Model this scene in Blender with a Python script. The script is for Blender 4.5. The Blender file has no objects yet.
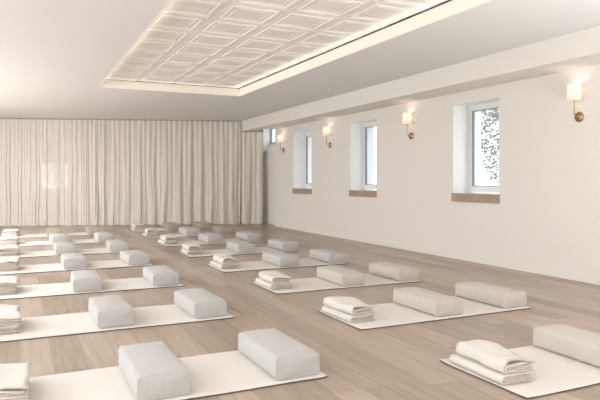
import bpy, bmesh, math, random
from mathutils import Vector, Matrix, noise
random.seed(7)
C = bpy.context.scene.collection
PI = math.pi
sc = bpy.context.scene

# ------------------------------------------------------------------ materials
def new_mat(name):
    m = bpy.data.materials.new(name); m.use_nodes = True
    nt = m.node_tree
    b = nt.nodes['Principled BSDF']
    return m, nt, b

def N(nt, t, **kw):
    n = nt.nodes.new(t)
    for k, v in kw.items():
        setattr(n, k, v)
    return n

def simple(name, col, rough=0.6, metal=0.0, bump=0.0, bscale=200, var=0.0, vscale=4.0):
    m, nt, b = new_mat(name)
    b.inputs['Base Color'].default_value = (*col, 1)
    b.inputs['Roughness'].default_value = rough
    b.inputs['Metallic'].default_value = metal
    if metal == 0:
        b.inputs['Specular IOR Level'].default_value = 0.25
    tc = N(nt, 'ShaderNodeTexCoord')
    if var > 0:
        nz = N(nt, 'ShaderNodeTexNoise'); nz.inputs['Scale'].default_value = vscale
        nt.links.new(tc.outputs['Object'], nz.inputs['Vector'])
        r = N(nt, 'ShaderNodeValToRGB')
        r.color_ramp.elements[0].color = (*[c*(1-var) for c in col], 1)
        r.color_ramp.elements[0].position = 0.3
        r.color_ramp.elements[1].color = (*[min(1, c*(1+var)) for c in col], 1)
        r.color_ramp.elements[1].position = 0.7
        nt.links.new(nz.outputs['Fac'], r.inputs['Fac'])
        nt.links.new(r.outputs['Color'], b.inputs['Base Color'])
    if bump > 0:
        nb = N(nt, 'ShaderNodeTexNoise'); nb.inputs['Scale'].default_value = bscale
        nt.links.new(tc.outputs['Object'], nb.inputs['Vector'])
        bp = N(nt, 'ShaderNodeBump'); bp.inputs['Strength'].default_value = bump
        bp.inputs['Distance'].default_value = 0.002
        nt.links.new(nb.outputs['Fac'], bp.inputs['Height'])
        nt.links.new(bp.outputs['Normal'], b.inputs['Normal'])
    return m

def cloth_mat(name, col, weave=600.0, bump=0.35, var=0.022):
    m, nt, b = new_mat(name)
    b.inputs['Roughness'].default_value = 0.9
    b.inputs['Specular IOR Level'].default_value = 0.1
    b.inputs['Sheen Weight'].default_value = 0.15
    tc = N(nt, 'ShaderNodeTexCoord')
    wx = N(nt, 'ShaderNodeTexWave'); wx.bands_direction = 'X'
    wy = N(nt, 'ShaderNodeTexWave'); wy.bands_direction = 'Y'
    for w in (wx, wy):
        w.inputs['Scale'].default_value = weave/6; w.inputs['Distortion'].default_value = 1.0
        nt.links.new(tc.outputs['Object'], w.inputs['Vector'])
    ad = N(nt, 'ShaderNodeMath', operation='ADD')
    nt.links.new(wx.outputs['Fac'], ad.inputs[0]); nt.links.new(wy.outputs['Fac'], ad.inputs[1])
    nz = N(nt, 'ShaderNodeTexNoise'); nz.inputs['Scale'].default_value = 14; nz.inputs['Detail'].default_value = 6
    nt.links.new(tc.outputs['Object'], nz.inputs['Vector'])
    r = N(nt, 'ShaderNodeValToRGB')
    r.color_ramp.elements[0].position = 0.3; r.color_ramp.elements[1].position = 0.7
    r.color_ramp.elements[0].color = (*[c*(1-var) for c in col], 1)
    r.color_ramp.elements[1].color = (*[min(1, c*(1+var)) for c in col], 1)
    nt.links.new(nz.outputs['Fac'], r.inputs['Fac'])
    nt.links.new(r.outputs['Color'], b.inputs['Base Color'])
    bp = N(nt, 'ShaderNodeBump'); bp.inputs['Strength'].default_value = bump; bp.inputs['Distance'].default_value = 0.001
    nt.links.new(ad.outputs[0], bp.inputs['Height'])
    bp2 = N(nt, 'ShaderNodeBump'); bp2.inputs['Strength'].default_value = 0.12; bp2.inputs['Distance'].default_value = 0.006
    nt.links.new(nz.outputs['Fac'], bp2.inputs['Height'])
    nt.links.new(bp.outputs['Normal'], bp2.inputs['Normal'])
    nt.links.new(bp2.outputs['Normal'], b.inputs['Normal'])
    return m

def floor_mat():
    m, nt, b = new_mat('oak_planks')
    L = nt.links.new
    tc = N(nt, 'ShaderNodeTexCoord')
    sp = N(nt, 'ShaderNodeSeparateXYZ'); L(tc.outputs['Object'], sp.inputs[0])
    def M(op, a, bb=None):
        n = N(nt, 'ShaderNodeMath', operation=op)
        for i, v in enumerate((a, bb)):
            if v is None: continue
            if isinstance(v, (int, float)): n.inputs[i].default_value = v
            else: L(v, n.inputs[i])
        return n.outputs[0]
    W, LEN = 0.185, 1.9
    xs = M('DIVIDE', sp.outputs['X'], W)
    row = M('FLOOR', xs)
    wn = N(nt, 'ShaderNodeTexWhiteNoise', noise_dimensions='1D'); L(row, wn.inputs['W'])
    ys = M('ADD', M('DIVIDE', sp.outputs['Y'], LEN), M('MULTIPLY', wn.outputs['Value'], 7.0))
    col = M('FLOOR', ys)
    cb = N(nt, 'ShaderNodeCombineXYZ'); L(row, cb.inputs[0]); L(col, cb.inputs[1])
    wn2 = N(nt, 'ShaderNodeTexWhiteNoise', noise_dimensions='3D'); L(cb.outputs[0], wn2.inputs['Vector'])
    ramp = N(nt, 'ShaderNodeValToRGB')
    e = ramp.color_ramp.elements
    e[0].position = 0; e[0].color = (0.36, 0.285, 0.218, 1)
    e[1].position = 1; e[1].color = (0.53, 0.435, 0.35, 1)
    e2 = ramp.color_ramp.elements.new(0.5); e2.color = (0.445, 0.355, 0.278, 1)
    L(wn2.outputs['Value'], ramp.inputs['Fac'])
    # grain
    mp = N(nt, 'ShaderNodeMapping'); mp.inputs['Scale'].default_value = (26, 1.4, 1)
    ofs = N(nt, 'ShaderNodeVectorMath', operation='ADD')
    sc3 = N(nt, 'ShaderNodeVectorMath', operation='SCALE'); sc3.inputs['Scale'].default_value = 13.0
    L(wn2.outputs['Color'], sc3.inputs[0]); L(tc.outputs['Object'], ofs.inputs[0]); L(sc3.outputs[0], ofs.inputs[1])
    L(ofs.outputs[0], mp.inputs['Vector'])
    nz = N(nt, 'ShaderNodeTexNoise'); nz.inputs['Scale'].default_value = 1.6; nz.inputs['Detail'].default_value = 7; nz.inputs['Distortion'].default_value = 0.6
    L(mp.outputs[0], nz.inputs['Vector'])
    gr = N(nt, 'ShaderNodeValToRGB')
    gr.color_ramp.elements[0].position = 0.3; gr.color_ramp.elements[0].color = (0.80, 0.78, 0.76, 1)
    gr.color_ramp.elements[1].position = 0.7; gr.color_ramp.elements[1].color = (1.06, 1.06, 1.06, 1)
    L(nz.outputs['Fac'], gr.inputs['Fac'])
    mx = N(nt, 'ShaderNodeMix', data_type='RGBA', blend_type='MULTIPLY'); mx.inputs['Factor'].default_value = 1
    L(ramp.outputs['Color'], mx.inputs['A']); L(gr.outputs['Color'], mx.inputs['B'])
    # gaps
    fx = M('FRACT', xs); fy = M('FRACT', ys)
    gx = M('MINIMUM', fx, M('SUBTRACT', 1.0, fx))
    gy = M('MULTIPLY', M('MINIMUM', fy, M('SUBTRACT', 1.0, fy)), LEN/W)
    g = M('MINIMUM', gx, gy)
    gap = M('LESS_THAN', g, 0.009)
    mx2 = N(nt, 'ShaderNodeMix', data_type='RGBA', blend_type='MIX')
    L(M('MULTIPLY', gap, 0.55), mx2.inputs['Factor'])
    L(mx.outputs['Result'], mx2.inputs['A']); mx2.inputs['B'].default_value = (0.12, 0.08, 0.055, 1)
    L(mx2.outputs['Result'], b.inputs['Base Color'])
    b.inputs['Roughness'].default_value = 0.36
    b.inputs['Specular IOR Level'].default_value = 0.45
    bp = N(nt, 'ShaderNodeBump'); bp.inputs['Strength'].default_value = 0.15; bp.inputs['Distance'].default_value = 0.002
    L(nz.outputs['Fac'], bp.inputs['Height']); L(bp.outputs['Normal'], b.inputs['Normal'])
    return m

def curtain_mat():
    m = bpy.data.materials.new('sheer_linen'); m.use_nodes = True
    nt = m.node_tree; nt.nodes.clear(); L = nt.links.new
    out = N(nt, 'ShaderNodeOutputMaterial')
    df = N(nt, 'ShaderNodeBsdfDiffuse'); tr = N(nt, 'ShaderNodeBsdfTranslucent'); tp = N(nt, 'ShaderNodeBsdfTransparent')
    tc = N(nt, 'ShaderNodeTexCoord')
    mp = N(nt, 'ShaderNodeMapping'); mp.inputs['Scale'].default_value = (9, 9, 0.5)
    L(tc.outputs['Object'], mp.inputs['Vector'])
    nz = N(nt, 'ShaderNodeTexNoise'); nz.inputs['Scale'].default_value = 3; nz.inputs['Detail'].default_value = 5
    L(mp.outputs[0], nz.inputs['Vector'])
    r = N(nt, 'ShaderNodeValToRGB')
    r.color_ramp.elements[0].position = .3; r.color_ramp.elements[0].color = (0.81, 0.75, 0.675, 1)
    r.color_ramp.elements[1].position = .7; r.color_ramp.elements[1].color = (0.88, 0.82, 0.745, 1)
    L(nz.outputs['Fac'], r.inputs['Fac'])
    L(r.outputs['Color'], df.inputs['Color']); tr.inputs['Color'].default_value = (0.80, 0.76, 0.70, 1)
    m1 = N(nt, 'ShaderNodeMixShader'); m1.inputs[0].default_value = 0.20
    L(df.outputs[0], m1.inputs[1]); L(tr.outputs[0], m1.inputs[2])
    m2 = N(nt, 'ShaderNodeMixShader'); m2.inputs[0].default_value = 0.09
    L(m1.outputs[0], m2.inputs[1]); L(tp.outputs[0], m2.inputs[2])
    L(m2.outputs[0], out.inputs['Surface'])
    return m

def emit_mix(name, col, emit, strength, rough=0.7):
    m, nt, b = new_mat(name)
    b.inputs['Base Color'].default_value = (*col, 1); b.inputs['Roughness'].default_value = rough
    b.inputs['Emission Color'].default_value = (*emit, 1); b.inputs['Emission Strength'].default_value = strength
    tc = N(nt, 'ShaderNodeTexCoord'); nz = N(nt, 'ShaderNodeTexNoise'); nz.inputs['Scale'].default_value = 40
    L = nt.links.new; L(tc.outputs['Object'], nz.inputs['Vector'])
    bp = N(nt, 'ShaderNodeBump'); bp.inputs['Strength'].default_value = 0.1
    L(nz.outputs['Fac'], bp.inputs['Height']); L(bp.outputs['Normal'], b.inputs['Normal'])
    return m

def glass_mat():
    m = bpy.data.materials.new('pane_glass'); m.use_nodes = True
    nt = m.node_tree; nt.nodes.clear(); L = nt.links.new
    out = N(nt, 'ShaderNodeOutputMaterial')
    tp = N(nt, 'ShaderNodeBsdfTransparent'); tp.inputs['Color'].default_value = (0.95, 0.98, 1.0, 1)
    gl = N(nt, 'ShaderNodeBsdfGlossy'); gl.inputs['Roughness'].default_value = 0.02
    mx = N(nt, 'ShaderNodeMixShader'); mx.inputs[0].default_value = 0.08
    L(tp.outputs[0], mx.inputs[1]); L(gl.outputs[0], mx.inputs[2]); L(mx.outputs[0], out.inputs['Surface'])
    return m

def shade_mat():
    m = bpy.data.materials.new('lampshade_linen'); m.use_nodes = True
    nt = m.node_tree; nt.nodes.clear(); L = nt.links.new
    out = N(nt, 'ShaderNodeOutputMaterial')
    df = N(nt, 'ShaderNodeBsdfDiffuse'); df.inputs['Color'].default_value = (0.85, 0.80, 0.72, 1)
    tr = N(nt, 'ShaderNodeBsdfTranslucent'); tr.inputs['Color'].default_value = (0.95, 0.86, 0.74, 1)
    mx = N(nt, 'ShaderNodeMixShader'); mx.inputs[0].default_value = 0.5
    em = N(nt, 'ShaderNodeEmission'); em.inputs['Color'].default_value = (1.0, 0.90, 0.80, 1); em.inputs['Strength'].default_value = 0.17
    ad = N(nt, 'ShaderNodeAddShader')
    L(df.outputs[0], mx.inputs[1]); L(tr.outputs[0], mx.inputs[2])
    L(mx.outputs[0], ad.inputs[0]); L(em.outputs[0], ad.inputs[1]); L(ad.outputs[0], out.inputs['Surface'])
    return m

M_WALL  = simple('wall_paint', (0.76, 0.72, 0.675), 0.85, bump=0.05, bscale=120)
M_CEIL  = simple('ceiling_paint', (0.775, 0.77, 0.765), 0.9, bump=0.05, bscale=120)
M_BULK  = simple('bulkhead_paint', (0.77, 0.735, 0.69), 0.85, bump=0.05, bscale=120)
M_REVEAL= simple('reveal_white', (0.86, 0.86, 0.84), 0.6)
M_FRAME = simple('window_frame_white', (0.80, 0.80, 0.78), 0.4)
M_GASK  = simple('gasket_grey', (0.22, 0.24, 0.26), 0.5)
M_SILL  = simple('sill_oak', (0.40, 0.285, 0.205), 0.5, var=0.12, vscale=6)
M_FLOOR = floor_mat()
M_CURT  = curtain_mat()
M_TRACK = simple('curtain_track', (0.34, 0.29, 0.24), 0.6)
M_COVE  = emit_mix('lit_cove_lip', (0.85, 0.80, 0.72), (1.0, 0.88, 0.76), 0.07)  # weak emission stands in for cove light falling on the lip
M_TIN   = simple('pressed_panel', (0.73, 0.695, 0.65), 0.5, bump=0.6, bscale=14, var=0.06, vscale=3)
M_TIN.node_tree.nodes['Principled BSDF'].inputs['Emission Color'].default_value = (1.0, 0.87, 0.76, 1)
M_TIN.node_tree.nodes['Principled BSDF'].inputs['Emission Strength'].default_value = 0.08  # panel is no lamp; faint glow added to brighten it and the mats
M_DARK  = simple('dark_slot', (0.08, 0.06, 0.045), 0.9)
M_GLASS = glass_mat()
M_SHADE = shade_mat()
M_BRASS = simple('aged_brass', (0.43, 0.275, 0.14), 0.38, metal=0.9)
M_BULB  = emit_mix('bulb_glow', (1, .95, .85), (1.0, 0.82, 0.62), 2.5)
M_CANVAS= cloth_mat('cream_canvas', (0.755, 0.718, 0.668))
M_RUBBER= simple('dark_backing', (0.10, 0.085, 0.072), 0.9)
M_COOLB = cloth_mat('pale_grey_cover', (0.50, 0.487, 0.470))  # bolster cover with the cool daylight tone put into its colour
M_WARMB= cloth_mat('beige_cover', (0.56, 0.512, 0.455))  # same cover, warm light of the right side put into its colour
M_SHADEDB  = cloth_mat('tan_cover', (0.39, 0.33, 0.26))  # same cover darkened, shade at the far end painted in
M_BLANK = cloth_mat('ivory_wool', (0.70, 0.67, 0.622), weave=400, bump=0.5)
M_BLANKE= cloth_mat('blanket_cut_edge', (0.585, 0.51, 0.425), weave=300)  # blanket ends toned darker to carry the shade among the layers
M_LEAF  = simple('pale_leaf', (0.34, 0.36, 0.335), 0.8, var=0.4, vscale=3)
M_BARK  = simple('bark', (0.20, 0.16, 0.13), 0.9, bump=0.5, bscale=30)
M_LAWN  = simple('outdoor_paving', (0.62, 0.62, 0.60), 0.9, var=0.1)

# ------------------------------------------------------------------ helpers
def link(name, bm, mats, parent=None, smooth=False):
    me = bpy.data.meshes.new(name); bm.normal_update(); bm.to_mesh(me); bm.free()
    if not isinstance(mats, (list, tuple)): mats = [mats]
    for m in mats: me.materials.append(m)
    if smooth:
        for p in me.polygons: p.use_smooth = True
    o = bpy.data.objects.new(name, me); C.objects.link(o)
    if parent: o.parent = parent
    return o

def box(bm, x0, x1, y0, y1, z0, z1, mi=0):
    vs = [bm.verts.new(p) for p in ((x0,y0,z0),(x1,y0,z0),(x1,y1,z0),(x0,y1,z0),(x0,y0,z1),(x1,y0,z1),(x1,y1,z1),(x0,y1,z1))]
    for f in ((0,3,2,1),(4,5,6,7),(0,1,5,4),(1,2,6,5),(2,3,7,6),(3,0,4,7)):
        bm.faces.new([vs[i] for i in f]).material_index = mi

def bevel(bm, w, seg=2):
    bmesh.ops.bevel(bm, geom=bm.edges[:], offset=w, segments=seg, affect='EDGES', profile=0.6)

def tube(bm, pts, r, n=10, closed=False):
    pts = [Vector(p) for p in pts]; rings = []
    k = len(pts)
    for i, p in enumerate(pts):
        a = pts[(i-1) % k] if (closed or i > 0) else p
        b = pts[(i+1) % k] if (closed or i < k-1) else p
        t = (b-a).normalized()
        up = Vector((0,0,1)) if abs(t.z) < 0.9 else Vector((1,0,0))
        u = t.cross(up).normalized(); v = t.cross(u)
        rings.append([bm.verts.new(p + r*(math.cos(2*PI*j/n)*u + math.sin(2*PI*j/n)*v)) for j in range(n)])
    for i in range(k if closed else k-1):
        A, B = rings[i], rings[(i+1) % k]
        for j in range(n):
            bm.faces.new((A[j], A[(j+1) % n], B[(j+1) % n], B[j]))
    if not closed:
        bm.faces.new(rings[0]); bm.faces.new(rings[-1][::-1])

def lathe(bm, prof, n=32, mat=None):
    """prof: (r, z) about Z"""
    rings = []
    for r, z in prof:
        if r < 1e-6: rings.append([bm.verts.new((0,0,z))])
        else: rings.append([bm.verts.new((r*math.cos(2*PI*j/n), r*math.sin(2*PI*j/n), z)) for j in range(n)])
    for A, B in zip(rings, rings[1:]):
        for j in range(n):
            if len(A) == 1: bm.faces.new((A[0], B[j], B[(j+1) % n]))
            elif len(B) == 1: bm.faces.new((A[j], B[0], A[(j+1) % n]))
            else: bm.faces.new((A[j], B[j], B[(j+1) % n], A[(j+1) % n]))
    bmesh.ops.recalc_face_normals(bm, faces=bm.faces[:])
    if mat: bmesh.ops.transform(bm, matrix=mat, verts=bm.verts[:])

def struct(name, bm, m, parent=None, smooth=False):
    o = link(name, bm, m, parent, smooth)
    if parent is None: o['kind'] = 'structure'
    return o

def thing(name, label, cat, loc=(0,0,0), rz=0, group=None, kind=None):
    o = bpy.data.objects.new(name, None); C.objects.link(o)
    o.empty_display_size = 0.1
    o.location = loc; o.rotation_euler = (0,0,rz)
    if label: o['label'] = label
    if cat: o['category'] = cat
    if group: o['group'] = group
    if kind: o['kind'] = kind
    return o

def dup(root, loc, rz, label, group=None):
    r = root.copy(); C.objects.link(r)
    r.location = loc; r.rotation_euler = (0,0,rz); r['label'] = label
    if group: r['group'] = group
    for ch in list(root.children):
        c = ch.copy(); C.objects.link(c); c.parent = r
        for g in ch.children:
            d = g.copy(); C.objects.link(d); d.parent = c
    return r

# ------------------------------------------------------------------ camera
YAW = math.radians(25.4)
cam = bpy.data.cameras.new('camera'); co = bpy.data.objects.new('camera', cam); C.objects.link(co)
co.location = (0, 0, 1.12); co.rotation_euler = (PI/2, 0, -YAW)
cam.sensor_width = 36; cam.lens = 590/600*36
cam.shift_y = -20/600
cam.clip_start = 0.05
sc.camera = co

# ------------------------------------------------------------------ shell
ZC = 2.62           # ceiling
XL, XR, XR2, XOUT = -3.0, 5.60, 5.75, 6.12
YF = -3.0           # wall behind the camera
YE = 13.2           # right wall steps back here
CX0, CY0, CS = -0.43, 16.03, -0.3456     # curtain line y = CY0 + CS (x - CX0)
def cline(x): return CY0 + CS*(x-CX0)
BO = 0.62           # back wall offset in y behind the curtain

bm = bmesh.new(); box(bm, XL-.2, XOUT, YF-.2, 19.0, -0.1, 0.0)
struct('floor', bm, M_FLOOR)

# ceiling with the rectangular opening
RX0, RX1, RY0, RY1 = 1.15, 3.55, 0.4, 10.0
bm = bmesh.new()
T = ZC+0.03
box(bm, XL-.2, RX0, YF-.2, 19, ZC, T); box(bm, RX1, XOUT, YF-.2, 19, ZC, T)
box(bm, RX0, RX1, RY1, 19, ZC, T); box(bm, RX0, RX1, YF-.2, RY0, ZC, T)
struct('ceiling', bm, M_CEIL)

# lip around the opening, its cove glow put into the material
ZP = 2.755
bm = bmesh.new()
w = 0.02
for a in ((RX0-w, RX0+.004, RY0-w, RY1+w), (RX1-.004, RX1+w, RY0-w, RY1+w), (RX0+.004, RX1-.004, RY1-.004, RY1+w), (RX0+.004, RX1-.004, RY0-w, RY0+.004)):
    box(bm, a[0], a[1], a[2], a[3], ZC-.0015, ZP-0.004)
struct('trim_1', bm, M_COVE)
# dark slot above it
bm = bmesh.new()
box(bm, RX0-.06, RX1+.06, RY0-.06, RY1+.06, ZP+0.03, ZP+0.06)
for a in ((RX0-.06, RX0-.04, RY0-.06, RY1+.06), (RX1+.04, RX1+.06, RY0-.06, RY1+.06), (RX0-.06, RX1+.06, RY1+.04, RY1+.06), (RX0-.06, RX1+.06, RY0-.06, RY0-.04)):
    box(bm, a[0], a[1], a[2], a[3], ZC+.03, ZP+0.06)
struct('trim_2', bm, M_DARK)

# pressed panel: square tiles with raised mouldings, real relief
def tin_height(u, v):
    d = min(u, 1-u, v, 1-v)      # distance to the tile edge
    h = 0.0
    if d < 0.014: h = 0.016                       # seam groove (goes up, away from the room)
    elif d < 0.10: h = 0.0
    elif d < 0.135: h = -0.015*math.sin((d-0.10)/0.035*PI)
    elif d < 0.20: h = 0.004
    elif d < 0.225: h = -0.008*math.sin((d-0.20)/0.025*PI)
    else: h = -0.004
    return h
bm = bmesh.new()
PX0, PX1, PY0, PY1 = RX0+0.010, RX1-0.012, RY0+0.01, RY1-0.012
tile = (PX1-PX0)/4; ntile_y = 16; tile_y = (PY1-PY0)/ntile_y
prof = [0, .01, .014, .06, .10, .11, .1175, .125, .135, .16, .20, .2125, .225, .36]
cuts = prof + [.5] + [1-p for p in prof[::-1]]
def axis(p0, t, n):
    out = []
    for i in range(n):
        for c in cuts[:-1]: out.append((p0+t*(i+c), c))
    out.append((p0+t*n, 1.0)); return out
ax, ay = axis(PX0, tile, 4), axis(PY0, tile_y, ntile_y)
grid = []
for x, u in ax:
    col_ = []
    for y, v in ay:
        h = 0.8*tin_height(u, v) + 0.004*noise.noise(Vector((x*1.7, y*1.7, 3))) + 0.0035*noise.noise(Vector((x*9, y*9, 8)))
        col_.append(bm.verts.new((x, y, ZP+h+0.004)))
    grid.append(col_)
for i in range(len(ax)-1):
    for j in range(len(ay)-1):
        bm.faces.new((grid[i][j], grid[i][j+1], grid[i+1][j+1], grid[i+1][j]))
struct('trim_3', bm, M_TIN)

# right wall with three window openings
WINS = [(5.79, 6.69), (8.70, 9.60), (11.22, 12.14)]
WZ0, WZ1 = 0.93, 2.195
bm = bmesh.new()
ys = [YF-.2] + [v for w_ in WINS for v in w_] + [YE]
for i in range(0, len(ys), 2): box(bm, XR, XOUT, ys[i], ys[i+1], 0, ZC)
for y0, y1 in WINS:
    box(bm, XR, XOUT, y0, y1, 0, WZ0); box(bm, XR, XOUT, y0, y1, WZ1, ZC)
struct('wall_right', bm, M_WALL)
# set-back length of the right wall with the small high window
SW0, SW1, SZ0, SZ1 = 13.45, 14.36, 1.85, 2.50
bm = bmesh.new()
box(bm, XR2, XOUT, YE, SW0, 0, ZC); box(bm, XR2, XOUT, SW1, 15.2, 0, ZC)
box(bm, XR2, XOUT, SW0, SW1, 0, SZ0); box(bm, XR2, XOUT, SW0, SW1, SZ1, ZC)
struct('wall_right_recess', bm, M_WALL)

# reveals (white linings) belong to each window
def window(n, y0, y1, z0, z1, xin, sloped=False):
    w_ = thing('window_%d' % n, None, None, (0,0,0), kind='structure')
    e = 0.004
    bm = bmesh.new()
    box(bm, xin+.002, XOUT, y1-e, y1, z0, z1); box(bm, xin+.002, XOUT, y0, y0+e, z0, z1)
    box(bm, xin+.002, XOUT, y0, y1, z1-e, z1)
    if sloped:
        zs = z0+0.20
        v = [bm.verts.new(p) for p in ((xin+.002,y0,z0+e),(xin+.002,y1,z0+e),(5.96,y1,zs),(5.96,y0,zs),(5.96,y1,z0),(5.96,y0,z0))]
        bm.faces.new((v[0],v[3],v[2],v[1])); bm.faces.new((v[2],v[3],v[5],v[4]))
        zf = zs
    else:
        box(bm, xin+.002, XOUT, y0, y1, z0, z0+e); zf = z0+.02
    link('reveal', bm, M_REVEAL, w_)
    xf = 5.95 if sloped else 5.87
    def ring(bm, a, b, wd, x0, x1):
        ya, yb, za, zb = y0+a, y1-a, zf+b, z1-a
        box(bm, x0, x1, ya, ya+wd, za, zb); box(bm, x0, x1, yb-wd, yb, za, zb)
        box(bm, x0, x1, ya+wd, yb-wd, za, za+wd); box(bm, x0, x1, ya+wd, yb-wd, zb-wd, zb)
    k_ = .45 if sloped else 1
    bm = bmesh.new(); ring(bm, 0.005, 0, 0.045*k_, xf, xf+.09); link('window_frame', bm, M_FRAME, w_)
    bm = bmesh.new(); ring(bm, 0.005+.045*k_, .045*k_, 0.038*k_, xf+.012, xf+.07); link('sash', bm, M_FRAME, w_)
    bm = bmesh.new(); ring(bm, 0.085*k_, 0.080*k_, 0.009 if not sloped else .02, xf+.008, xf+.04); link('gasket', bm, M_GASK, w_)
    bm = bmesh.new(); box(bm, xf+.03, xf+.034, y0+.086, y1-.086, zf+.081, z1-.086); link('pane', bm, M_GLASS, w_)
    if not sloped:
        bm = bmesh.new(); box(bm, xin-.022, xin-.0005, y0-.012, y1+.012, z0-.115, z0+.002); bevel(bm, .003)
        link('window_sill', bm, M_SILL, w_)
    return w_
for i, (y0, y1) in enumerate(WINS): window(i+1, y0, y1, WZ0, WZ1, XR)
window(4, SW0, SW1, SZ0, SZ1, XR2, True)

# bulkhead along the right wall
BX, BZ = 5.08, 2.355
bm = bmesh.new()
box(bm, BX, XR-.001, YF, YE, BZ, ZC-.001)
box(bm, BX, 5.30, YE, cline(BX)+.05, BZ, ZC-.001)
struct('trim_4', bm, M_BULK)

# baseboards
bm = bmesh.new(); box(bm, XR-.014, XR-.0005, YF, YE, 0, .095); box(bm, XR-.014, XR2, YE, YE+.014, 0, .095)
struct('baseboard_right', bm, M_BULK)

# back wall behind the curtain with two windows, left wall and front wall with openings made up for fill lamps
ang = math.atan(CS)
d_ = Vector((math.cos(ang), math.sin(ang), 0)); nrm = Vector((-d_.y, d_.x, 0))
org = Vector((CX0, CY0+BO, 0))
def bw_box(bm, s0, s1, n0, n1, z0, z1):
    b2 = bmesh.new(); box(b2, s0, s1, n0, n1, z0, z1)
    me = bpy.data.meshes.new('t'); b2.to_mesh(me); b2.free()
    mtx = Matrix.Translation(org) @ Matrix.Rotation(ang, 4, 'Z'); me.transform(mtx); bm.from_mesh(me); bpy.data.meshes.remove(me)
bm = bmesh.new()
BW = [(0.90, 1.66, 0.85, 1.60)]
bw_box(bm, -2.8, BW[0][0], 0, .2, 0, ZC); bw_box(bm, BW[0][1], 6.75, 0, .2, 0, ZC)
bw_box(bm, BW[0][0], BW[0][1], 0, .2, 0, BW[0][2]); bw_box(bm, BW[0][0], BW[0][1], 0, .2, BW[0][3], ZC)
struct('wall_back', bm, M_WALL)
w5 = thing('window_5', None, None, kind='structure')
bm = bmesh.new()
s0, s1, z0, z1 = BW[0]
for a in ((s0, s0+.05, z0, z1), (s1-.05, s1, z0, z1), (s0, s1, z0, z0+.05), (s0, s1, z1-.05, z1), ((s0+s1)/2-.02, (s0+s1)/2+.02, z0, z1)):
    bw_box(bm, a[0], a[1], .08, .14, a[2], a[3])
link('window_frame', bm, M_FRAME, w5)

LOPEN = [(-1.2, 1.4), (2.6, 5.2), (6.4, 9.0), (10.2, 12.8)]
LZ0, LZ1 = 0.5, 2.35
bm = bmesh.new()
ys = [YF-.2] + [v for w_ in LOPEN for v in w_] + [18.8]
for i in range(0, len(ys), 2): box(bm, XL-.2, XL, ys[i], ys[i+1], 0, ZC)
for y0, y1 in LOPEN: box(bm, XL-.2, XL, y0, y1, 0, LZ0); box(bm, XL-.2, XL, y0, y1, LZ1, ZC)
struct('wall_left', bm, M_WALL)
bm = bmesh.new()
FW = (-1.5, 4.0)
box(bm, XL, FW[0], YF-.2, YF, 0, ZC); box(bm, FW[1], XR, YF-.2, YF, 0, ZC)
box(bm, FW[0], FW[1], YF-.2, YF, 0, .5); box(bm, FW[0], FW[1], YF-.2, YF, 2.35, ZC)
struct('wall_front', bm, M_WALL)

# ------------------------------------------------------------------ curtains
def curtain(name, xa, xb, ztop, label, seed):
    L = math.hypot(xb-xa, CS*(xb-xa))
    c = thing(name, label, 'curtain', (xa, cline(xa), 0), ang, None)
    rnd = random.Random(seed)
    bm = bmesh.new()
    ns = int(L/0.0105); nz = 34
    # warped phase so folds are irregular
    ph, p = [], 0
    for i in range(ns+1):
        s = L*i/ns
        p += (L/ns)*2*PI/(0.125*(1+0.35*noise.noise(Vector((s*1.1, seed, 0)))))
        ph.append(p)
    rows = []
    for k in range(nz+1):
        t = k/nz
        z = ztop*(1-t)+0.006
        row = []
        for i in range(ns+1):
            s = L*i/ns
            drift = 0.9*t*noise.noise(Vector((s*2.2, seed+5, z*0.5)))
            a_fine = 0.024*(1-0.5*t)
            amp2 = 0.064*t**0.7*(0.6+0.8*abs(noise.noise(Vector((s*0.9, seed+9, 0)))))
            f = a_fine*math.sin(ph[i]+drift*2.5)
            f += 0.012*math.sin(ph[i]*2.37+drift*4+0.7)*(0.6+0.4*t)
            g = amp2*math.sin(ph[i]*0.43+1.3+drift*3.0+1.5*noise.noise(Vector((s*0.8, seed+2, 1))))
            h = 0.03*t*noise.noise(Vector((s*7, seed+1, z*1.2)))
            ds = 0.018*math.sin(2*ph[i])*(1-0.3*t) + 0.03*t*noise.noise(Vector((s*3, 7+seed, z)))
            kick = -0.035*max(0, (t-0.93)/0.07)**2*(0.5+noise.noise(Vector((s*4, seed, 2))))
            row.append(bm.verts.new((s+ds, f+g+h+kick, z)))
        rows.append(row)
    for k in range(nz):
        for i in range(ns):
            bm.faces.new((rows[k][i], rows[k][i+1], rows[k+1][i+1], rows[k+1][i]))
    link('cloth', bm, M_CURT, c, True)
    bm = bmesh.new(); box(bm, 0, L, -.018, .018, ztop+.004, ztop+.02); link('track', bm, M_TRACK, c)
    return c
curtain('curtain', -2.9, 5.05, 2.595, 'wide sheer beige pleated curtain hanging from ceiling to floor along the back wall', 3)
curtain('curtain', 5.06, 5.575, 2.33, 'narrow sheer curtain end hanging lower, under the bulkhead beside the small high window', 21)

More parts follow.
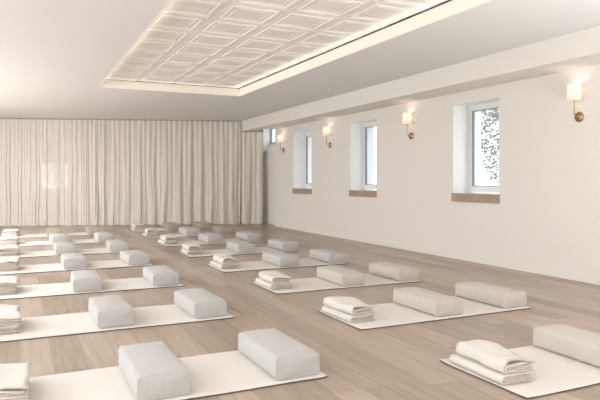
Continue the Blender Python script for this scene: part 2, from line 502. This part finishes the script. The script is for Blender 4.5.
# ------------------------------------------------------------------ wall sconces
SZ = 1.818
def make_sconce():
    r = thing('wall_sconce', '', 'wall lamp', (XR-.001, 0, SZ), 0, 'brass wall sconces on the right wall')
    bm = bmesh.new(); lathe(bm, [(0,0),(.057,0),(.058,.006),(.054,.014),(.030,.019),(.016,.024),(.014,.034),(0,.036)], 36, Matrix.Rotation(-PI/2, 4, 'Y'))
    link('wall_plate', bm, M_BRASS, r, True)
    bm = bmesh.new()
    pts = [(-.03,0,0)]
    R = .055
    for i in range(13):
        a = PI/2*i/12; pts.append((-.031-.053*math.sin(a), 0, R-R*math.cos(a)))
    pts += [(-.084,0,.10),(-.084,0,.15),(-.084,0,.195)]
    tube(bm, pts, .0062, 12); link('arm', bm, M_BRASS, r, True)
    sx = -.084
    sh = None
    bm = bmesh.new(); z0, z1 = .178, .36
    lathe(bm, [(.076,z0),(.068,z1),(.0665,z1),(.0745,z0),(.076,z0)], 48, Matrix.Translation((sx,0,0)))
    sh = link('lamp_shade', bm, M_SHADE, r, True)
    bm = bmesh.new(); lathe(bm, [(.0,.195),(.013,.195),(.013,.235),(.0,.236)], 20, Matrix.Translation((sx,0,0))); link('socket', bm, M_BRASS, r, True)
    bm = bmesh.new(); lathe(bm, [(0,.236),(.010,.238),(.018,.258),(.017,.275),(.008,.29),(0,.293)], 20, Matrix.Translation((sx,0,0))); link('bulb', bm, M_BULB, r, True)
    bm = bmesh.new()
    for k in range(3):
        a = 2*PI*k/3; tube(bm, [(sx,0,.225),(sx+.0743*math.cos(a), .0743*math.sin(a), .19)], .0016, 6)
    link('shade_spider', bm, M_BRASS, r)
    return r
sy = [4.574, 7.675, 10.38, 12.69]
sl = ['brass wall sconce with cream drum shade, right of the nearest window, by the picture edge',
      'brass wall sconce with cream drum shade between the nearest and the middle window',
      'brass wall sconce with cream drum shade between the middle and the farthest window',
      'brass wall sconce with cream drum shade at the far wall corner beside the curtain']
def put_lamp(y):
    l = bpy.data.lights.new('sconce_light', 'POINT'); l.energy = 0.6; l.color = (1.0, .83, .68); l.shadow_soft_size = .03
    o = bpy.data.objects.new('sconce_light', l); C.objects.link(o); o.location = (XR-.085, y, SZ+.315)
s0_ = make_sconce(); s0_.location.y = sy[0]; s0_['label'] = sl[0]
put_lamp(sy[0])
for y, l_ in zip(sy[1:], sl[1:]):
    dup(s0_, (XR-.001, y, SZ), 0, l_); put_lamp(y)

# ------------------------------------------------------------------ yoga mats
MW, ML = 0.69, 1.765     # depth (y) and length (x); local origin at the left end, centre of width
MT = 0.0160
def make_mat(seed, ML=1.765):
    r = thing('yoga_mat', '', 'yoga mat')
    def sheet(zb, zt, grow, nm, mat):
        bm = bmesh.new(); nx, ny = 60, 24
        def P(i, j, z):
            u, v = i/nx, j/ny
            x = -grow + (ML+2*grow)*u; y = -MW/2-grow+(MW+2*grow)*v
            # slightly wavy outline
            x += 0.006*noise.noise(Vector((v*3, seed, u*2))); y += 0.006*noise.noise(Vector((u*5, seed+4, v)))
            lift = 0
            for cu, cv, a in ((0,0,.003),(1,0,.004),(0,1,.005),(1,1,.003)):
                dd = math.hypot((u-cu)*ML, (v-cv)*MW)
                lift += a*max(0, 1-dd/(.13 if cu == 0 else .035))**2
            ed = min(u*ML, (1-u)*ML, v*MW, (1-v)*MW)
            lift += 0.0025*max(0, 1-ed/.05)*(0.5+0.5*noise.noise(Vector((x*4, y*4, seed))))
            lift += 0.0012*(1+noise.noise(Vector((x*3.5, y*3.5, seed+2))))*min(1, ed/.1)*0.6
            rim = 0.0025*max(0, 1-ed/.012)**2 if z == zt and nm == 'canvas' else 0
            return bm.verts.new((x, y, z+lift-rim))
        top = [[P(i,j,zt) for j in range(ny+1)] for i in range(nx+1)]
        bot = [[P(i,j,zb) for j in range(ny+1)] for i in range(nx+1)]
        for i in range(nx):
            for j in range(ny):
                bm.faces.new((top[i][j], top[i+1][j], top[i+1][j+1], top[i][j+1]))
                bm.faces.new((bot[i][j], bot[i][j+1], bot[i+1][j+1], bot[i+1][j]))
        for i in range(nx):
            bm.faces.new((top[i][0], bot[i][0], bot[i+1][0], top[i+1][0])); bm.faces.new((top[i][ny], top[i+1][ny], bot[i+1][ny], bot[i][ny]))
        for j in range(ny):
            bm.faces.new((top[0][j], top[0][j+1], bot[0][j+1], bot[0][j])); bm.faces.new((top[nx][j], bot[nx][j], bot[nx][j+1], top[nx][j+1]))
        link(nm, bm, mat, r, False)
    sheet(0.0062, 0.0125, 0.0, 'canvas', M_CANVAS)
    sheet(0.0005, 0.0061, 0.001, 'rubber_backing', M_RUBBER)
    return r

# ------------------------------------------------------------------ bolsters
BL, BWD, BH = 0.615, 0.27, 0.122
def make_bolster(mat, seed):
    r = thing('bolster', '', 'bolster')
    def section(n_side=7):
        hw, rr = BWD/2, 0.022
        pts = []
        def arc(cx, cz, a0, a1, k=5):
            for i in range(k+1):
                a = a0+(a1-a0)*i/k; pts.append((cx+rr*math.cos(a), cz+rr*math.sin(a)))
        arc(hw-rr, rr, -PI/2, 0)
        for i in range(1, n_side): pts.append((hw, rr+(BH-2*rr)*i/n_side))
        arc(hw-rr, BH-rr, 0, PI/2)
        for i in range(1, 12): pts.append((hw-rr-(BWD-2*rr)*i/12, BH))
        arc(-hw+rr, BH-rr, PI/2, PI)
        for i in range(1, n_side): pts.append((-hw, BH-rr-(BH-2*rr)*i/n_side))
        arc(-hw+rr, rr, PI, 3*PI/2)
        for i in range(1, 12): pts.append((-hw+rr+(BWD-2*rr)*i/12, 0))
        return pts
    sec = section()
    cz = BH/2
    def place(p, y, shrink):
        x, z = p
        tt = 1-abs(y)/(BL/2)
        crown = 0.014*max(0, 1-(x/(BWD/2))**2)*min(1, tt*3+.25) if z > cz else 0
        bulge = 0.006*min(1, tt*4)*(1-((z-cz)/cz)**2)*(1 if x > 0 else -1) if abs(x) > BWD*.35 else 0
        nz_ = 0.0035*noise.noise(Vector((x*9, y*7, z*9+seed*3)))
        xx = x*(1-shrink) + bulge + nz_
        zz = (z-cz)*(1-shrink)+cz + crown + (nz_ if z > .02 else 0)
        return (xx, y, max(0, zz))
    bm = bmesh.new()
    ysn = [(-BL/2-.001, .10), (-BL/2, .035), (-BL/2+.003, .006), (-BL/2+.012, 0)]
    ysn += [(-BL/2+.012+(BL-.024)*i/14, 0) for i in range(1, 14)]
    ysn += [(-y, s) for y, s in ysn[3::-1]]
    rings = [[bm.verts.new(place(p, y, s)) for p in sec] for y, s in ysn]
    n = len(sec)
    for A, B in zip(rings, rings[1:]):
        for j in range(n): bm.faces.new((A[j], B[j], B[(j+1) % n], A[(j+1) % n]))
    # end faces, gently pillowed, as inset rings
    for ring, sg in ((rings[0], -1), (rings[-1], 1)):
        prev = ring
        for q, dep in ((.70, .007), (.40, .011)):
            cur = []
            for v in ring:
                cur.append(bm.verts.new((v.co.x*q, ring[0].co.y+sg*dep, (v.co.z-cz)*q+cz)))
            for j in range(n):
                f = (prev[j], prev[(j+1) % n], cur[(j+1) % n], cur[j])
                bm.faces.new(f if sg < 0 else f[::-1])
            prev = cur
        bm.faces.new(prev if sg < 0 else prev[::-1])
    bmesh.ops.recalc_face_normals(bm, faces=bm.faces[:])
    link('cover', bm, mat, r, True)
    for sg in (-1, 1):
        bm = bmesh.new()
        tube(bm, [(q[0], q[1], max(.003, q[2])) for q in (place(p, sg*(BL/2-.002), .004) for p in sec)], .0026, 6, True)
        link('piping', bm, mat, r, True)
    return r

# ------------------------------------------------------------------ folded blankets
def make_blanket(seed, wx=.84):
    r = thing('folded_blanket', '', 'blanket')
    rnd = random.Random(seed)
    rnd_bias = rnd.random()
    def ribbon(bm, path, th, ya, yb, wob, sd):
        """path: (x,z) centre line, swept along y, with thickness; slot 1 = cut ends"""
        k = len(path); ny = 16
        nor = []
        for i in range(k):
            a = Vector(path[max(0,i-1)]); b = Vector(path[min(k-1,i+1)]); t = (b-a).normalized(); nor.append(Vector((-t.y, t.x)))
        def P(i, j, side):
            v = j/ny; y = ya+(yb-ya)*v
            c = Vector(path[i])+nor[i]*side*th/2
            x, z = c.x*wx, c.y
            top = max(0, (z-.02)/.09)
            x += wob*(0.5+top)*noise.noise(Vector((z*6, y*5, sd)))
            z += wob*0.9*top*noise.noise(Vector((x*6, y*6, sd+3))) + 0.012*top*noise.noise(Vector((x*3, y*2.5, sd+8)))
            y2 = y + 0.012*noise.noise(Vector((x*8, z*25, sd+j//9)))*(1 if j in (0, ny) else .5)
            return bm.verts.new((x, y2, max(0.0008, z)))
        U = [[P(i,j,1) for j in range(ny+1)] for i in range(k)]
        D = [[P(i,j,-1) for j in range(ny+1)] for i in range(k)]
        for i in range(k-1):
            for j in range(ny):
                bm.faces.new((U[i][j], U[i][j+1], U[i+1][j+1], U[i+1][j]))
                bm.faces.new((D[i][j], D[i+1][j], D[i+1][j+1], D[i][j+1]))
            for j, fl in ((0, 1), (ny, -1)):
                f = (U[i][j], U[i+1][j], D[i+1][j], D[i][j])
                bm.faces.new(f[::fl]).material_index = 1
        for i in (0, k-1):
            for j in range(ny):
                bm.faces.new((U[i][j], D[i][j], D[i][j+1], U[i][j+1])).material_index = 1
        bmesh.ops.recalc_face_normals(bm, faces=bm.faces[:])
    def cshape(xl, xr, zb, zt, n=9, m=7):
        """open on the right: from the lower right, round the left, to the upper right"""
        R = (zt-zb)/2; cz_ = (zt+zb)/2; pts = []
        for i in range(n): pts.append((xr+(xl+R-xr)*i/n, zb))
        for i in range(m+1):
            a = -PI/2-PI*i/m; pts.append((xl+R+R*math.cos(a), cz_+R*math.sin(a)))
        for i in range(1, n+1): pts.append((xl+R+(xr-xl-R)*i/n, zt))
        return pts
    # lower fold: wider and longer, two nested layers
    bm = bmesh.new()
    ribbon(bm, cshape(0.000, .262, .006, .044), .010, -.205, .240, .012, seed)
    ribbon(bm, cshape(.018, .250, .0185, .0315), .008, -.200, .215, .010, seed+11)
    link('lower_fold', bm, [M_BLANK, M_BLANKE], r, True)
    bm = bmesh.new()
    ribbon(bm, cshape(.030, .272, .0555, .112), .011, -.190, .220, .022, seed+20)
    ribbon(bm, cshape(.050, .262, .070, .0965), .009, -.197, .205, .016, seed+31)
    ribbon(bm, [(.07+.185*i/8, .083) for i in range(9)], .007, -.192, .20, .012, seed+41)
    a_ = rnd.uniform(-.07, .03); ca, sa = math.cos(a_), math.sin(a_)
    for v in bm.verts:
        x, y, z = v.co
        tz = max(0, (z-.05)/.06); tb = max(0, (y-.05)/.17)
        z += tz*(.014*math.sin(min(1, tb)*PI*.75) - .010*max(0, (x-.15)/.1))*(.6+.8*rnd_bias)
        v.co = (x*ca-y*sa, x*sa+y*ca, z)
    link('upper_fold', bm, [M_BLANK, M_BLANKE], r, True)
    # short fringe at the front end of the lower fold
    bm = bmesh.new()
    for i in range(26):
        x = (.055+.2*i/25)*wx+rnd.uniform(-.003,.003); z = rnd.choice((.018,.032,.046))+rnd.uniform(-.003,.003)
        y = -.198
        tube(bm, [(x, y+.01, z), (x+rnd.uniform(-.004,.004), y-.008, z-.004), (x+rnd.uniform(-.008,.008), y-.02-rnd.uniform(0,.008), max(.003, z-.014))], .0018, 5)
    link('fringe', bm, M_BLANK, r, True)
    return r

# ------------------------------------------------------------------ lay out the stations
ORD = ['first', 'second', 'third', 'fourth', 'fifth', 'sixth', 'seventh', 'eighth']
mats = [make_mat(s, 1.725) for s in (2.3, 8.1, 15.7)]
mats_long = [make_mat(s, 1.90) for s in (4.3, 11.1, 19.7)]
bols = {'pale grey': make_bolster(M_COOLB, 1), 'beige': make_bolster(M_WARMB, 2), 'tan': make_bolster(M_SHADEDB, 3)}
blks = [make_blanket(s) for s in (1, 50, 90)]
blks_wide = [make_blanket(s, 1.10) for s in (7, 33, 71)]
used = set()
def put(proto, loc, rz, label, group):
    if proto.name not in used:
        used.add(proto.name); proto.location = loc; proto.rotation_euler = (0,0,rz); proto['label'] = label; proto['group'] = group
        return proto
    return dup(proto, loc, rz, label, group)

left_rows = [3.295, 4.90, 6.51, 8.13, 9.74, 11.35, 12.96]
right_rows = [2.565, 4.11, 5.65, 7.18, 8.72, 10.26, 11.80, 13.33]
rnd = random.Random(11)
TWEAK = {}
def station(side, k, x0, yc, rot):
    row = 'left' if side == 'L' else 'right'
    nth = ORD[k]
    cs, sn = math.cos(rot), math.sin(rot)
    def w2(lx, ly, z): return (x0+lx*cs-ly*sn, yc+lx*sn+ly*cs, z)
    put((mats if side == 'R' else mats_long)[k % 3], (x0, yc, 0), rot,
        'cream canvas yoga mat lying %s from the front in the %s-hand row' % (nth, row), 'yoga mats in the %s-hand row' % row)
    for h, lx in (('left', .866), ('right', 1.592)):
        colr = 'pale grey' if side == 'L' else 'beige'
        if side == 'R' and k >= 3: colr = 'pale grey'
        if (side == 'L' and k == 6) or (side == 'R' and k == 7) or (side == 'R' and k == 6 and h == 'right'): colr = 'tan'  # far bolsters take the cover with painted-in shade
        lx += .135 if side == 'L' else (.015 if h == 'left' else 0)
        dx, dy, dr = rnd.uniform(-.015,.015), rnd.uniform(-.012,.012), rnd.uniform(-.035,.035)
        if side == 'L' and h == 'left': dx -= .027 if k == 0 else (.05 if k > 1 else 0)
        put(bols[colr], w2(lx+dx, dy, MT), rot+dr,
            '%s oblong bolster on the %s half of the %s mat from front, %s-hand row' % (colr, h, nth, row),
            'bolsters on the %s-hand row of mats' % row)
    put((blks if side == 'R' else blks_wide)[(k*2+(1 if side == 'R' else 0)) % 3], w2(.012 + (([.06, .025]+[0]*6)[k] if side == 'L' else 0) + rnd.uniform(-.01,.01), .03, MT), rot+rnd.uniform(-.05,.05),
        'folded ivory blanket on the left end of the %s mat from front, %s-hand row' % (nth, row),
        'folded blankets on the %s-hand row of mats' % row)
for k, yc in enumerate(left_rows):
    station('L', k, -.325+rnd.uniform(-.01,.01), yc, rnd.uniform(-.012,.012))
for k, yc in enumerate(right_rows):
    station('R', k, (2.335 if k == 0 else 2.28 if k < 3 else 2.23)+rnd.uniform(-.01,.01), yc, rnd.uniform(-.012,.012))

# ------------------------------------------------------------------ outdoors
bm = bmesh.new(); box(bm, -40, 60, -30, 60, -.35, -.12); struct('ground', bm, M_LAWN)
def tree(loc, r, h, n, label):
    t = thing('garden_tree', label, 'tree', loc)
    bm = bmesh.new(); tube(bm, [(0,0,0),(.05,.03,h*.35),(-.03,.06,h*.7),(.02,0,h)], .07, 10); link('trunk', bm, M_BARK, t, True)
    bm = bmesh.new()
    for i in range(n):
        a = random.uniform(0, 2*PI); q = random.random()**.45*r; z = random.uniform(-1,1)
        p = Vector((q*math.cos(a), q*math.sin(a), h*.62+z*h*.5*math.sqrt(max(0, 1-(q/r)**2))))
        if noise.noise(p*1.6) < -0.28: continue
        s = random.uniform(.025,.06)
        u = Vector((random.gauss(0,1), random.gauss(0,1), random.gauss(0,1))).normalized(); v = u.orthogonal().normalized()
        bm.faces.new([bm.verts.new(p+c) for c in (u*s, v*s*.5, -u*s, -v*s*.5)])
    link('foliage', bm, M_LEAF, t)
    return t
tree((9.4, 8.0, -.12), 1.75, 4.2, 24000, 'pale leafy tree outside the nearest window, seen through its glass')

bp_ = org + d_*1.28 + nrm*0.75
tree((bp_.x, bp_.y, -.12), .45, 2.3, 650, 'leafy shrub outside the back wall, glimpsed through the sheer curtain as dappled light')
# ------------------------------------------------------------------ light
wd = bpy.data.worlds.new('sky'); sc.world = wd; wd.use_nodes = True
nt = wd.node_tree
bg = nt.nodes['Background']
sky = N(nt, 'ShaderNodeTexSky', sky_type='PREETHAM') if False else None
bg.inputs['Color'].default_value = (0.97, 0.985, 1.0, 1); bg.inputs['Strength'].default_value = 2.7

def area(name, loc, rot, sx, sy_, e, col, spread=PI):
    l = bpy.data.lights.new(name, 'AREA'); l.shape = 'RECTANGLE'; l.spread = spread; l.size = sx; l.size_y = sy_; l.energy = e; l.color = col
    o = bpy.data.objects.new(name, l); C.objects.link(o); o.location = loc; o.rotation_euler = rot
    return o
for y0, y1 in LOPEN:
    area('daylight_left', (XL-.12, (y0+y1)/2, (LZ0+LZ1)/2), (0, -PI/2, 0), LZ1-LZ0, y1-y0, 45 if y0 < 6 else 75, (0.93, 0.97, 1.0))  # fill lamps added in the made-up openings of the unseen left wall
area('daylight_front', ((FW[0]+FW[1])/2, YF-.12, 1.42), (PI/2, 0, 0), FW[1]-FW[0], 1.85, 24, (0.96, 0.98, 1.0))  # added fill lamp behind the camera, in a made-up opening
for y, en, tl in ((1.5, 50, 0), (6.8, 66, 0.35), (11.0, 120, 0.80)):
    area('ceiling_panel_light', (-1.7, y, ZC-.03-1.7*math.sin(tl)), (tl, 0, 0), 1.6, 4.2 if tl < .5 else 3.0, en, (0.97, 0.98, 1.0))  # invented overhead lamps out of view, added to light the tops
area('floor_uplight', (-2.3, 10.5, .3), (PI-.5, .45, 0), 1.0, 5.0, 42, (1.0, 0.97, 0.93))  # added lamp out of view, lifts the far ceiling
area('daylight_small_window', (6.35, 13.9, 2.3), (0, PI/2, 0), .8, 1.2, 7, (0.93, 0.97, 1.0))
area('floor_uplight', (1.2, -1.6, .35), (PI, 0, 0), 3.5, 1.6, 140, (0.94, 0.97, 1.0))  # added lamp behind the camera, brightens the near ceiling
area('floor_uplight', (4.3, 0.3, .35), (PI-.55, 0, 0), 1.4, 1.2, 85, (0.96, 0.98, 1.0), 2.4)  # added lamp out of view, brightens the ceiling on the right
# warm light inside the ceiling recess
for sx_ in (RX0+.08, RX1-.08):
    area('cove_led_strip', (sx_, (RY0+RY1)/2, ZC+.03), (PI, (-.3 if sx_ > 2 else .3), 0), .03, RY1-RY0-.1, 3.5 if sx_ > 2 else 2.2, (1.0, .89, .76), 1.7)
area('cove_led_strip', ((RX0+RX1)/2, RY1-.08, ZC+.03), (PI+.3, 0, 0), RX1-RX0-.1, .03, .6, (1.0, .89, .76), 1.7)

sc.view_settings.view_transform = 'Standard'
sc.view_settings.look = 'None'
sc.view_settings.exposure = 0.02
sc.view_settings.gamma = 1.0
